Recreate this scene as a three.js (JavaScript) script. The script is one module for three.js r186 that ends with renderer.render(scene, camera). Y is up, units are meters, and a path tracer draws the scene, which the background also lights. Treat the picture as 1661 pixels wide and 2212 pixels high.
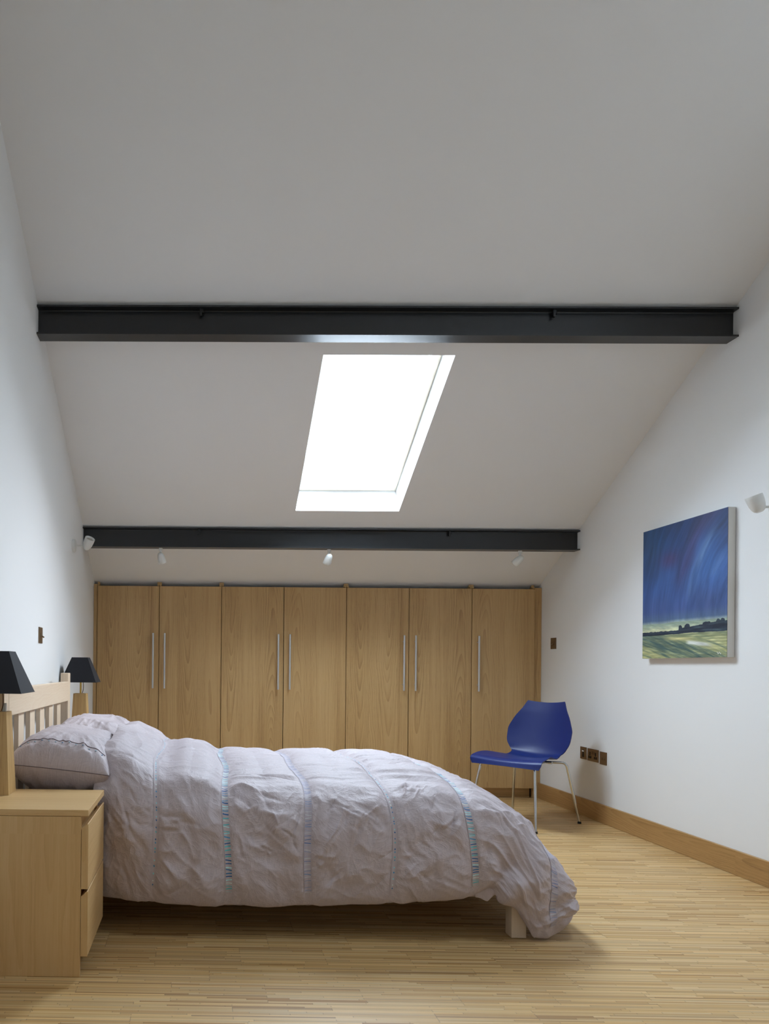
import * as THREE from 'three';
import { RoundedBoxGeometry } from 'three/addons/geometries/RoundedBoxGeometry.js';
import { mergeGeometries } from 'three/addons/utils/BufferGeometryUtils.js';
import { ImprovedNoise } from 'three/addons/math/ImprovedNoise.js';
import { RectAreaLightUniformsLib } from 'three/addons/lights/RectAreaLightUniformsLib.js';

// ---------------------------------------------------------------- camera, sky, light, exposure
RectAreaLightUniformsLib.init();
const scene = new THREE.Scene();
const renderer = new THREE.WebGLRenderer({ antialias: true });
renderer.toneMapping = THREE.LinearToneMapping;
renderer.toneMappingExposure = 1.02;
renderer.shadowMap.enabled = true;
renderer.shadowMap.type = THREE.PCFSoftShadowMap;

const FW = 1661, FH = 2212, FOC = 1599.16, PX = 410.1, PY = 1437.5;      // lens in pixels of the photograph; the back is shifted
const camera = new THREE.PerspectiveCamera(2 * Math.atan(FH / 2 / FOC) * 180 / Math.PI, FW / FH, 0.05, 60);
camera.setViewOffset(FW, FH, FW / 2 - PX, FH / 2 - PY, FW, FH);
camera.position.set(0.8568, 1.0271, 0);
camera.rotation.order = 'YXZ';
camera.rotation.set(0.0014, 0.0129, 0.0096);
scene.add(camera);

// room: x from the left wall, y up, z = -distance from the camera
const RW = 3.589;                        // room width
const SLOPE = 0.5513, CEIL0 = 5.0065;    // front roof slope: height = CEIL0 - SLOPE * distance
const RIDGE = 0.95;                       // distance of the ridge
const PITCH = Math.atan(SLOPE), CP = Math.cos(PITCH), SP = Math.sin(PITCH);
const roofH = (d) => CEIL0 - SLOPE * (d > RIDGE ? d : 2 * RIDGE - d);
const ROOF_T = 0.24;                     // depth of the roof lining
// skylight openings [x0, x1, distance of the upper edge, distance of the lower edge]
const SKY1 = [1.523, 2.247, 4.088, 5.216];
const SKY2 = [2.42, 3.14, 1.46, 2.54];     // higher up the same slope, above the frame

// overcast daylight: the sky itself, and its light as it comes in through each roof window
scene.background = new THREE.Color().setRGB(0.71, 0.855, 1.0);
scene.backgroundIntensity = 5;
function skyLight([x0, x1, da, db], intensity, sign) {
  const l = new THREE.RectAreaLight(new THREE.Color().setRGB(0.71, 0.855, 1.0), intensity, x1 - x0 - 0.1, Math.abs(db - da) / CP - 0.1);
  const dm = (da + db) / 2, off = ROOF_T + 0.04;
  const n = new THREE.Vector3(0, CP, -SP * sign);            // out of the roof
  l.position.set((x0 + x1) / 2, roofH(dm), -dm).addScaledVector(n, off);
  l.lookAt(l.position.clone().addScaledVector(n, -1));
  l.name = 'daylight';
  scene.add(l);
}
skyLight(SKY1, 36, 1);
skyLight(SKY2, 19, 1);
// the bright part of the sky, where the sun stands behind thin cloud: high on the right, very soft
const sun = new THREE.DirectionalLight(new THREE.Color().setRGB(0.94, 0.97, 1.0), 7);
sun.target.position.set(0.9, 1.0, -4.0);
sun.position.set(0.9 + 1.88 * 4, 1.0 + 1.24 * 4, -4.0 - 0.95 * 4);
sun.castShadow = true; sun.shadow.radius = 70; sun.shadow.mapSize.set(2048, 2048);
Object.assign(sun.shadow.camera, { left: -6, right: 6, top: 6, bottom: -6, near: 0.5, far: 30 });
scene.add(sun, sun.target);

// ---------------------------------------------------------------- helpers
const IN = new ImprovedNoise();
const n3 = (x, y, z = 0) => IN.noise(x, y, z);
const fbm = (x, y, z, o = 4) => { let s = 0, a = 0.5, f = 1; for (let i = 0; i < o; i++) { s += a * n3(x * f, y * f, z + i * 7.3); a *= 0.5; f *= 2.03; } return s; };
function rng(seed) { let a = seed >>> 0; return () => { a = (a + 0x6D2B79F5) | 0; let t = Math.imul(a ^ (a >>> 15), 1 | a); t = (t + Math.imul(t ^ (t >>> 7), 61 | t)) ^ t; return ((t ^ (t >>> 14)) >>> 0) / 4294967296; }; }
const clamp = (x, a = 0, b = 1) => Math.min(b, Math.max(a, x));
const smooth = (a, b, x) => { const t = clamp((x - a) / (b - a)); return t * t * (3 - 2 * t); };
const lerp = (a, b, t) => a + (b - a) * t;
const mix3 = (a, b, t) => [lerp(a[0], b[0], t), lerp(a[1], b[1], t), lerp(a[2], b[2], t)];
function table(pts) {                     // monotone-ish cubic through [x, y] pairs
  const n = pts.length, m = [];
  for (let i = 0; i < n; i++) {
    const s0 = i > 0 ? (pts[i][1] - pts[i - 1][1]) / (pts[i][0] - pts[i - 1][0]) : null;
    const s1 = i < n - 1 ? (pts[i + 1][1] - pts[i][1]) / (pts[i + 1][0] - pts[i][0]) : null;
    m.push(s0 === null ? s1 : s1 === null ? s0 : s0 * s1 <= 0 ? 0 : (2 * s0 * s1) / (s0 + s1));
  }
  return (x) => {
    if (x <= pts[0][0]) return pts[0][1];
    if (x >= pts[n - 1][0]) return pts[n - 1][1];
    let i = 0; while (x > pts[i + 1][0]) i++;
    const h = pts[i + 1][0] - pts[i][0], t = (x - pts[i][0]) / h, t2 = t * t, t3 = t2 * t;
    return (2 * t3 - 3 * t2 + 1) * pts[i][1] + (t3 - 2 * t2 + t) * h * m[i] + (3 * t2 - 2 * t3) * pts[i + 1][1] + (t3 - t2) * h * m[i + 1];
  };
}
const taken = {};
function numbered(name) { const k = taken[name] = (taken[name] ?? -1) + 1; return k ? `${name}_${String(k).padStart(3, '0')}` : name; }
function shadows(o) { o.traverse((c) => { if (c.isMesh) { c.castShadow = true; c.receiveShadow = true; } }); return o; }
function thing(name, label, category, [x, y, z] = [0, 0, 0], turn = 0, group) {
  const o = new THREE.Group(); o.name = numbered(name); o.position.set(x, y, z); o.rotation.y = turn;
  o.userData = { label, category }; if (group) o.userData.group = group;
  scene.add(o); return o;
}
function part(name, geo, mat, parent, label) {
  const m = new THREE.Mesh(Array.isArray(geo) ? mergeGeometries(geo.map((g) => g.index ? g.toNonIndexed() : g)) : geo, mat);
  m.name = name; m.castShadow = m.receiveShadow = true; if (label) m.userData.label = label;
  parent.add(m); return m;
}
function one(name, geo, mat, label, category, group) {
  const m = part(numbered(name), geo, mat, scene); m.userData = { label, category }; if (group) m.userData.group = group; return m;
}
function struct(name, geo, mat, label) { const m = part(name, geo, mat, scene); m.userData = { kind: 'structure', label, category: name.split('_')[0] }; return m; }
function dup(root, pos, turn, label) {
  const r = root.clone(); r.name = numbered(root.name.replace(/_\d{3}$/, '')); r.userData = { ...root.userData };
  if (label) r.userData.label = label; r.position.set(...pos); r.rotation.y = turn; scene.add(r); return r;
}
// uv in metres: v runs along the grain axis
const AX = { x: 0, y: 1, z: 2 };
function metreUV(g, grain = 'y', du = 0, dv = 0) {
  const p = g.attributes.position, n = g.attributes.normal, ga = AX[grain], uv = new Float32Array(p.count * 2);
  for (let i = 0; i < p.count; i++) {
    const P = [p.getX(i), p.getY(i), p.getZ(i)], N = [Math.abs(n.getX(i)), Math.abs(n.getY(i)), Math.abs(n.getZ(i))];
    const na = N.indexOf(Math.max(...N)), rest = [0, 1, 2].filter((a) => a !== na);
    let va = rest.includes(ga) ? ga : rest[1], ua = rest.find((a) => a !== va);
    uv[2 * i] = P[ua] + du; uv[2 * i + 1] = P[va] + dv;
  }
  g.setAttribute('uv', new THREE.BufferAttribute(uv, 2)); return g;
}
let uvSeed = rng(5);
function bx(x0, x1, y0, y1, z0, z1, bevel = 0.002, grain = 'y', off) {
  const w = Math.abs(x1 - x0), h = Math.abs(y1 - y0), d = Math.abs(z1 - z0);
  const g = bevel ? new RoundedBoxGeometry(w, h, d, 1, Math.min(bevel, w / 2.2, h / 2.2, d / 2.2)) : new THREE.BoxGeometry(w, h, d);
  g.translate((x0 + x1) / 2, (y0 + y1) / 2, (z0 + z1) / 2);
  const o = off ?? [uvSeed() * 3, uvSeed() * 3];
  return metreUV(g, grain, o[0], o[1]);
}
function tube(pts, r, seg = 24, rad = 12, closed = false) {
  const c = new THREE.CatmullRomCurve3(pts.map((p) => new THREE.Vector3(...p)), closed, 'centripetal');
  return new THREE.TubeGeometry(c, seg, r, rad, closed);
}
function bar(a, b, r, rad = 14) {          // straight capped rod
  const A = new THREE.Vector3(...a), B = new THREE.Vector3(...b), g = new THREE.CylinderGeometry(r, r, A.distanceTo(B), rad);
  g.applyQuaternion(new THREE.Quaternion().setFromUnitVectors(new THREE.Vector3(0, 1, 0), B.clone().sub(A).normalize()));
  return g.translate((A.x + B.x) / 2, (A.y + B.y) / 2, (A.z + B.z) / 2);
}
function frustum(b, t, h, y0) {            // square tapered block, flat faces
  const g = new THREE.CylinderGeometry(t * Math.SQRT2, b * Math.SQRT2, h, 4, 1).toNonIndexed();
  g.rotateY(Math.PI / 4); g.translate(0, y0 + h / 2, 0); g.computeVertexNormals(); return metreUV(g, 'y', uvSeed(), uvSeed());
}
function grid(nu, nv, f) {                 // f(u, v, out) -> position; uv set by f returning [U, V]
  const pos = new Float32Array((nu + 1) * (nv + 1) * 3), uv = new Float32Array((nu + 1) * (nv + 1) * 2), idx = [];
  let k = 0; const o = [0, 0, 0, 0, 0];
  for (let j = 0; j <= nv; j++) for (let i = 0; i <= nu; i++) { f(i / nu, j / nv, o); pos.set([o[0], o[1], o[2]], k * 3); uv.set([o[3], o[4]], k * 2); k++; }
  for (let j = 0; j < nv; j++) for (let i = 0; i < nu; i++) { const a = j * (nu + 1) + i, b = a + 1, c = a + nu + 1, d = c + 1; idx.push(a, b, d, a, d, c); }
  const g = new THREE.BufferGeometry(); g.setAttribute('position', new THREE.BufferAttribute(pos, 3)); g.setAttribute('uv', new THREE.BufferAttribute(uv, 2)); g.setIndex(idx); g.computeVertexNormals(); return g;
}

// ---------------------------------------------------------------- textures
function tex(w, h, f, srgb = true, size = [1, 1]) {
  const d = new Uint8Array(w * h * 4);
  for (let y = 0, k = 0; y < h; y++) for (let x = 0; x < w; x++, k += 4) { const c = f((x + 0.5) / w, (y + 0.5) / h, x, y); d[k] = clamp(c[0], 0, 255); d[k + 1] = clamp(c[1], 0, 255); d[k + 2] = clamp(c[2], 0, 255); d[k + 3] = 255; }
  const t = new THREE.DataTexture(d, w, h); t.magFilter = THREE.LinearFilter; t.minFilter = THREE.LinearMipmapLinearFilter; t.generateMipmaps = true;
  t.wrapS = t.wrapT = THREE.RepeatWrapping; if (srgb) t.colorSpace = THREE.SRGBColorSpace; t.repeat.set(1 / size[0], 1 / size[1]); t.needsUpdate = true; return t;
}
// oak veneer: planks of flat-sawn and straight grain side by side; u across, v along (metres = W x L)
function oak(seed, W, L, w, h, pal, planks, contrast = 1) {
  const r = rng(seed), edges = [0]; let s = 0;
  const widths = planks.map((p) => p[0]); const tot = widths.reduce((a, b) => a + b, 0);
  for (const q of widths) { s += q / tot; edges.push(s); }
  const info = planks.map((p) => ({ cath: p[1], tone: p[2] ?? (r() - 0.5), c: 0.3 + 0.4 * r(), z: r() * 50, k: 16 + 10 * r(), ph: r() * 6 }));
  return tex(w, h, (u, v) => {
    let i = 0; while (i < planks.length - 1 && u > edges[i + 1]) i++;
    const p = info[i], pw = (edges[i + 1] - edges[i]) * W, x = (u - edges[i]) / (edges[i + 1] - edges[i]), vm = v * L, xm = (x - p.c - 0.22 * n3(vm * 0.9, 0.4, p.z + 40)) * pw;
    const tv = Math.sin(v * Math.PI * 2 + p.ph);                       // tiles along v
    const wob = 0.022 * fbm(u * W * 5, tv * 1.2 + vm * 0.8, p.z, 3);
    const vv = (p.z | 0) % 2 ? v : 1 - v, heart = p.cath ? 0.010 + 0.095 * vv + 0.022 * n3(0.3, vm * 1.3, p.z) : 0.35;
    const rad = Math.sqrt((xm + wob) ** 2 + heart ** 2) * (p.cath ? 1 : 2.2);
    let ring = rad * p.k * 5 + 1.1 * n3(rad * 30, 0.5, p.z + 11) + 0.6 * n3(u * W * 9, vm * 1.2, p.z + 3);
    ring -= Math.floor(ring);
    const late = Math.pow(ring, 2) * (0.55 + 0.45 * n3(u * 14, vm * 2, p.z + 9));
    const fib = n3(u * W * 420, vm * 5, p.z) * 0.55 + n3(u * W * 160, vm * 2.2, p.z + 5) * 0.45;
    const pore = Math.max(0, n3(u * W * 700, vm * 16, p.z + 20) - 0.28) * 1.6;
    const broad = fbm(u * W * 5, vm * 0.5, p.z + 30, 2);
    let t = 0.42 + contrast * (0.46 * (late - 0.18) * (p.cath ? 1 : 0.7) + 0.24 * fib + 0.3 * pore + 0.3 * broad) + p.tone * 0.22;
    t = clamp(t);
    return t < 0.5 ? mix3(pal[0], pal[1], t * 2) : mix3(pal[1], pal[2], t * 2 - 1);
  }, true, [W, L]);
}
const OAK = [[220, 188, 138], [192, 156, 104], [134, 100, 60]];
const OAKM = [[236, 203, 152], [217, 177, 120], [184, 140, 88]];
const PALE = [[240, 224, 202], [228, 205, 178], [202, 172, 142]];
const LAMPOAK = [[226, 196, 140], [198, 160, 104], [140, 100, 58]];

const doorTex = [
  oak(11, 0.5, 1.7, 384, 1024, OAK, [[2, 1, 0.1], [2.4, 1, -0.05], [1, 0, 0.1]]),
  oak(12, 0.5, 1.7, 384, 1024, OAK, [[1.5, 0, 0.1], [2.3, 1, 0.05], [1.4, 0, 0.3]], 0.85),
  oak(13, 0.5, 1.7, 384, 1024, OAK, [[1.6, 1, 0.2], [1.2, 0, -0.25], [2.1, 1, 0.1]]),
  oak(14, 0.5, 1.7, 384, 1024, OAK, [[2.6, 1, -0.1], [1.8, 0, -0.1], [1, 0, 0.3]], 0.85),
];
const oakT = oak(21, 0.6, 1.6, 512, 1024, OAK, [[1, 0, 0.1], [1.4, 1, 0], [1, 0, -0.1]]);
const chestT = oak(22, 0.5, 1.2, 512, 1024, OAKM, [[1, 0, 0.05], [1, 0, -0.05], [1, 0, 0.1], [1, 0, 0]], 0.75);
const skirtT = oak(23, 0.4, 2.4, 256, 1024, [[198, 160, 108], [170, 130, 80], [122, 88, 50]], [[1, 0, 0.1], [1.4, 1, 0.1]], 0.9);
const paleT = oak(24, 0.5, 1.0, 256, 512, PALE, [[1, 0, 0], [1.2, 1, -0.1], [1, 0, 0.1]], 0.6);
const lampT = oak(25, 0.12, 0.5, 256, 512, LAMPOAK, [[1, 0, 0.1], [1, 0, 0], [1, 0, 0.2]], 1.3);

// floor of narrow oak strips laid on edge, running along x: 2.4 m x 1.2 m before it repeats
const FLX = 2.4, FLZ = 1.2, STR = 150;     // 8 mm strips
const floorStrips = (() => {
  const r = rng(77), rows = [];
  for (let i = 0; i < STR; i++) {
    const cuts = [], off = r() * 0.3; let x = off;
    const lens = Math.floor(i / 19);       // laid in panels: within a panel the strips mostly share their ends
    const base = ((lens * 0.37) % 1) * 0.3;
    for (let k = 0; k < 8; k++) cuts.push({ at: (base + k * 0.3 + (r() < 0.55 ? (r() - 0.5) * 0.28 : 0)) % FLX, tone: r(), warm: r() - 0.5, z: r() * 90 });
    cuts.sort((a, b) => a.at - b.at); rows.push(cuts);
  }
  return rows;
})();
const floorPix = (u, v) => {
  const fz = v * STR, row = Math.floor(fz) % STR, fy = fz - Math.floor(fz), x = u * FLX;
  const cuts = floorStrips[row]; let c = cuts[cuts.length - 1], ds = 9;
  for (const q of cuts) { if (q.at <= x) c = q; ds = Math.min(ds, Math.abs(q.at - x)); }
  const gap = Math.min(1, smooth(0, 0.08, Math.min(fy, 1 - fy)) * 0.35 + 0.65) * (ds < 0.0012 ? 0.8 : 1);
  const fib = n3(x * 5, v * FLZ * 900, c.z) * 0.5 + n3(x * 14, v * FLZ * 2200, c.z + 4) * 0.35;
  return { c, gap, fib };
};
const floorT = tex(2048, 2048, (u, v) => {
  const { c, gap, fib } = floorPix(u, v), x = u * FLX;
  const t = clamp(0.40 + (c.tone - 0.5) * 0.6 + (c.tone > 0.95 ? 0.3 : 0) + fib * 0.3);
  let k = mix3([224, 190, 136], [160, 119, 68], t); k = [k[0] + c.warm * 10, k[1], k[2] - c.warm * 14];
  return [k[0] * gap, k[1] * gap, k[2] * gap];
}, true, [FLX, FLZ]);
const floorR = tex(1024, 1024, (u, v) => { const { c, gap, fib } = floorPix(u, v); const q = 255 * (0.36 + 0.16 * c.tone + 0.1 * fib + (1 - gap) * 0.5); return [q, q, q]; }, false, [FLX, FLZ]);

// cotton: weave and fine creases, as relief
const cottonBump = tex(1024, 1024, (u, v) => {
  const a = u * Math.PI * 2, b = v * Math.PI * 2, X = Math.cos(a), Y = Math.sin(a), Z = Math.cos(b), Q = Math.sin(b);
  const w1 = n3(X * 1.5 + 3, Y * 1.5 + Z, Q * 1.5), w2 = n3(X * 1.5 + 9, Y * 1.5 - Z, Q * 1.5 + 4);
  let s = 0, am = 0.5;
  for (const f of [2.6, 5.5, 11]) { s += am * Math.pow(1 - Math.abs(n3(X * f + w1, Y * f + Z * f + w2, Q * f + f)), 5); am *= 0.62; }
  const weave = 0.5 + 0.25 * Math.sin(u * Math.PI * 2 * 256) + 0.25 * Math.sin(v * Math.PI * 2 * 256);
  const q = 255 * clamp(s * 0.8 + weave * 0.05 + 0.05 * n3(u * 90, v * 90, 2)); return [q, q, q];
}, false, [0.45, 0.45]);
const cottonT = tex(512, 512, (u, v) => { const q = 1 + 0.05 * n3(u * 180, v * 14, 1) + 0.05 * n3(u * 14, v * 180, 5); return [198 * q, 185 * q, 188 * q]; }, true, [0.3, 0.3]);
// embroidered seam bands; u across the band, v along it (metres)
function bandTex(seed, kind) {
  const r = rng(seed), N = 46, L = 0.55, st = [];
  for (let i = 0; i < N; i++) st.push({ v: (i + 0.5 + (r() - 0.5) * 0.5) / N, c: r(), w: r(), s: (r() - 0.5) * 0.02 });
  const cols = [[150, 226, 232], [70, 150, 196], [36, 96, 160], [190, 240, 244], [90, 190, 200], [222, 232, 226], [60, 120, 170]];
  return tex(64, 2048, (u, v) => {
    const q = 1 + 0.06 * n3(u * 20, v * 700, 2); let c = kind === 'fine' ? [190 * q, 179 * q, 188 * q] : [194 * q, 182 * q, 186 * q];
    for (const s of st) {
      let d = Math.abs(v - s.v - (u - 0.5) * s.s); d = Math.min(d, 1 - d) * L;
      if (kind === 'bars' && u > 0.1 && u < 0.92 && d < 0.0013 + 0.0011 * s.w) c = cols[Math.floor(s.c * 7)];
      if (kind === 'fine' && u > 0.06 && u < 0.94 && d < 0.0008 + 0.0008 * s.w * s.w) c = s.c < 0.35 ? [210, 214, 214] : s.c < 0.6 ? [120, 150, 190] : s.c < 0.75 ? [70, 110, 170] : [170, 172, 190];
      if (kind === 'dots' && Math.hypot((u - 0.5) * 0.026, d) < 0.0018 + 0.0016 * s.w && s.w > 0.35) c = cols[Math.floor(s.c * 7)];
    }
    return c;
  }, true, [1, L]);
}
const bandT = { bars: bandTex(3, 'bars'), fine: bandTex(4, 'fine'), dots: bandTex(5, 'dots') };

// the picture on the canvas: a wide stormy sky over fields
const paintingT = tex(640, 680, (u, v) => {
  const sk = 0.265 + 0.012 * n3(u * 3, 1);                       // horizon
  if (v > sk) {
    const t = (v - sk) / (1 - sk), dx = u - 0.45 * (t - 0.5), a = 0.62;
    const al = Math.atan2(v - 0.28, 1.38 - u) * 0.9, rd = Math.hypot(u - 1.38, (v - 0.28) * 1.02), ac = rd - 0.95;      // streaks sweep up and over to the right
    const cl0 = fbm(u * 3, v * 3, 14, 2), st = fbm(ac * 15 + cl0 * 1.2, al * 2.2, 3, 4), st2 = fbm(ac * 46, al * 4, 8, 3), cl = fbm(u * 2.4, v * 2.4, 4, 3);
    let c = mix3([52, 92, 158], [28, 58, 108], smooth(0.45, 1, t + cl * 0.3));
    c = mix3(c, [58, 112, 186], smooth(0.32, 0.0, Math.hypot((u - 0.78) * 0.9, (t - 0.52) * 0.8)) * 0.95);
    c = mix3(c, [34, 76, 118], smooth(0.5, 0.05, u) * smooth(0.3, 0.8, t) * 0.8);
    const band = Math.exp(-(((ac + 0.02 + cl * 0.10) / 0.085) ** 2)) * smooth(0.2, 0.55, t);
    c = mix3(c, [66, 64, 112], clamp(band * 0.75));
    c = mix3(c, [80, 54, 98], 0.65 * Math.exp(-(((u - 0.35) / 0.13) ** 2) - (((t - 0.64) / 0.09) ** 2)));
    const ray = Math.exp(-(((ac + 0.15 + st * 0.07) / 0.045) ** 2)) * smooth(0.12, 0.32, t) * smooth(0.95, 0.7, t) + 0.5 * Math.exp(-(((ac + 0.34 + st * 0.05) / 0.03) ** 2)) * smooth(0.35, 0.45, t) * smooth(0.7, 0.5, t);
    c = mix3(c, [112, 152, 196], clamp(ray * (0.45 + st * 1.2)));
    c = mix3(c, [74, 88, 140], smooth(0.42, 0.05, t) * (0.55 + 0.7 * st));
    c = mix3(c, [92, 124, 146], smooth(0.14, 0.0, t) * 0.75);
    c = mix3(c, [190, 206, 190], smooth(0.035, 0.0, t + 0.01 * st2) * 0.75);
    c = mix3(c, [76, 84, 118], 0.2 + 0.25 * clamp(cl0 + 0.2)); const q = 1 + 0.30 * st + 0.14 * st2; return [c[0] * q, c[1] * q, c[2] * q];
  }
  const b = v / sk, s1 = fbm(u * 3 + v * 16, v * 26 + u * 9, 2, 4), s2 = fbm(u * 5, v * 70, 6, 3), s3 = fbm((u - v) * 3, (v + u * 0.24 + 0.05 * u * u) * 46, 12, 4);
  let c = mix3([176, 178, 126], [120, 132, 104], smooth(0.2, 0.9, b + s1 * 0.5));
  c = mix3(c, [214, 208, 156], clamp(s2 * 2.2));
  c = mix3(c, [70, 96, 96], clamp(smooth(0.10, 0.02, Math.abs(v + u * 0.22 - 0.165 + 0.02 * s1)) * (0.75 + s3 * 1.6)));
  c = mix3(c, [66, 92, 92], clamp(s3 * 2.2) * smooth(0.75, 0.2, b) * 0.9);
  c = mix3(c, [216, 220, 214], smooth(0.022, 0.004, Math.abs(v - 0.118 + (u - 0.55) * 0.11 + 0.006 * s1)) * smooth(0.54, 0.6, u) * smooth(0.88, 0.76, u));
  c = mix3(c, [226, 214, 150], smooth(0.02, 0.0, Math.abs(v - 0.145 + (u - 0.4) * 0.03 + 0.01 * s1)) * smooth(0.25, 0.4, u) * smooth(0.75, 0.5, u) * 0.7);
  const lift = 0.03 * smooth(0.45, 1, u);
  if (v > 0.19 + lift * 0.4 + 0.01 * n3(u * 8, 3)) c = mix3([210, 212, 172], [150, 168, 150], smooth(0.2, 0.26, v + 0.02 * n3(u * 20, v * 60, 3)));
  const top = 0.212 + lift + 0.008 * fbm(u * 22, 5, 1, 3) + (u > 0.47 ? 0.006 : -0.008) + [[0.49, 0.022, 0.020], [0.57, 0.032, 0.027], [0.77, 0.026, 0.014], [0.81, 0.02, 0.010], [0.91, 0.022, 0.016], [0.955, 0.024, 0.017]].reduce((m, [c, r, h]) => Math.max(m, h * Math.sqrt(Math.max(0, 1 - ((u - c) / r) ** 2)) + 0.003 * n3(u * 90, 4, 1)), 0);
  const low = 0.178 + 0.01 * n3(u * 6, 9) + 0.006 * s2;
  if (v > low && v < top) c = mix3([30, 42, 62], [66, 84, 92], clamp(0.25 + s2 * 2));
  if (Math.abs(v - 0.031 - 0.005 * Math.sin(u * 260)) < 0.004 && u > 0.90 && u < 0.94) c = [214, 218, 210];
  const q = 1 + 0.25 * s1 + 0.22 * s2; return [c[0] * q, c[1] * q, c[2] * q];
}, true, [1, 1]);
const paintRelief = tex(512, 512, (u, v) => { const q = 127 + 110 * (0.6 * fbm((v * 0.9 - u) * 30, (u + v) * 3, 2, 3) + 0.4 * n3(u * 160, v * 160, 1)); return [q, q, q]; }, false, [1, 1]);

// ---------------------------------------------------------------- materials
const S = (o) => new THREE.MeshStandardMaterial(o), Ph = (o) => new THREE.MeshPhysicalMaterial(o);
const M = {
  wall: S({ color: new THREE.Color().setRGB(0.84, 0.84, 0.835), roughness: 0.92 }),
  floor: S({ map: floorT, roughnessMap: floorR, roughness: 1 }),
  oak: S({ map: oakT, roughness: 0.45 }),
  doors: doorTex.map((t) => S({ map: t, roughness: 0.42 })),
  chest: S({ map: chestT, roughness: 0.42 }),
  skirt: S({ map: skirtT, roughness: 0.42 }),
  pale: S({ map: paleT, roughness: 0.55 }),
  lampWood: S({ map: lampT, roughness: 0.5 }),
  steel: S({ color: 0xd6d8da, metalness: 0.85, roughness: 0.45 }),
  chrome: S({ color: 0xc9ccce, metalness: 1, roughness: 0.16 }),
  bronze: S({ color: 0x8a7660, metalness: 0.85, roughness: 0.42 }),
  brass: S({ color: 0xc9a552, metalness: 1, roughness: 0.28 }),
  beam: Ph({ color: 0x080c12, roughness: 0.5, clearcoat: 0.5, clearcoatRoughness: 0.22 }),
  black: S({ color: 0x0b0b0c, roughness: 0.5 }),
  white: S({ color: 0xe4e4e0, roughness: 0.45 }),
  whiteMetal: S({ color: 0xdcdcd8, roughness: 0.38 }),
  shade: Ph({ color: 0x15161d, roughness: 0.75, sheen: 0.4, sheenColor: new THREE.Color(0x4a4f70), sheenRoughness: 0.5 }),
  shadeIn: S({ color: 0x8a7a58, roughness: 0.7 }),
  cotton: Ph({ map: cottonT, roughness: 0.62, bumpMap: cottonBump, bumpScale: 0.0016, sheen: 0.6, sheenColor: new THREE.Color(0xd8d4e4), sheenRoughness: 0.45, side: THREE.DoubleSide }),
  mattress: S({ color: 0x9c9490, roughness: 0.9 }),
  blue: Ph({ color: 0x0a2468, roughness: 0.42, clearcoat: 0.05, clearcoatRoughness: 0.4 }),
  glass: Ph({ color: 0xffffff, transmission: 1, thickness: 0, roughness: 0, ior: 1.5 }),
  lens: Ph({ color: 0xb9b4a6, roughness: 0.2, clearcoat: 1 }),
  canvasEdge: S({ color: 0xd9d6d0, roughness: 0.85 }),
  painting: S({ map: paintingT, roughness: 0.55, bumpMap: paintRelief, bumpScale: 0.0012 }),
  frameWood: S({ color: 0xe9dfcc, roughness: 0.45 }),
  greyBar: S({ color: 0x8d9499, roughness: 0.5, metalness: 0.4 }),
  cord: S({ color: 0x6b4a2c, roughness: 0.6 }),
  stitch: S({ color: 0x77696c, roughness: 0.9 }),
};
M.band = {}; for (const k of ['bars', 'fine', 'dots']) M.band[k] = S({ map: bandT[k], roughness: 0.75 });

// ---------------------------------------------------------------- room
const DB = 6.55, ZF = 3.2, T = 0.18;       // distance of the wall behind the wardrobes, z of the wall behind the camera
function gable(x0, x1) {
  const s = new THREE.Shape(), o = 0.35;
  s.moveTo(-ZF - T, -0.1); s.lineTo(DB + T, -0.1); s.lineTo(DB + T, roofH(DB + T) + o); s.lineTo(RIDGE, roofH(RIDGE) + o); s.lineTo(-ZF - T, roofH(-ZF - T) + o); s.closePath();
  const g = new THREE.ExtrudeGeometry(s, { depth: x1 - x0, bevelEnabled: false }); g.rotateY(Math.PI / 2);     // shape x -> -z
  g.translate(x0, 0, 0); return metreUV(g, 'y', 0, 0);
}
struct('wall_left', gable(-T, 0), M.wall, 'white painted gable wall behind the headboard');
struct('wall_right', gable(RW, RW + T), M.wall, 'white painted gable wall carrying the painting');
struct('wall_back', bx(0, RW, -0.1, roofH(DB) + 0.02, -DB - T, -DB, 0), M.wall, 'low white eaves wall behind the wardrobes');
struct('wall_front', bx(0, RW, -0.1, roofH(-ZF) + 0.02, ZF, ZF + T, 0), M.wall, 'low white eaves wall at the other side of the room');
{
  const g = new THREE.BoxGeometry(RW, 0.1, DB + ZF); g.translate(RW / 2, -0.05, (ZF - DB) / 2);
  const p = g.attributes.position, uv = g.attributes.uv; for (let i = 0; i < p.count; i++) uv.setXY(i, p.getX(i), -p.getZ(i));
  struct('floor', g, M.floor, 'oak floor of narrow strips laid on edge');
}
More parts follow.
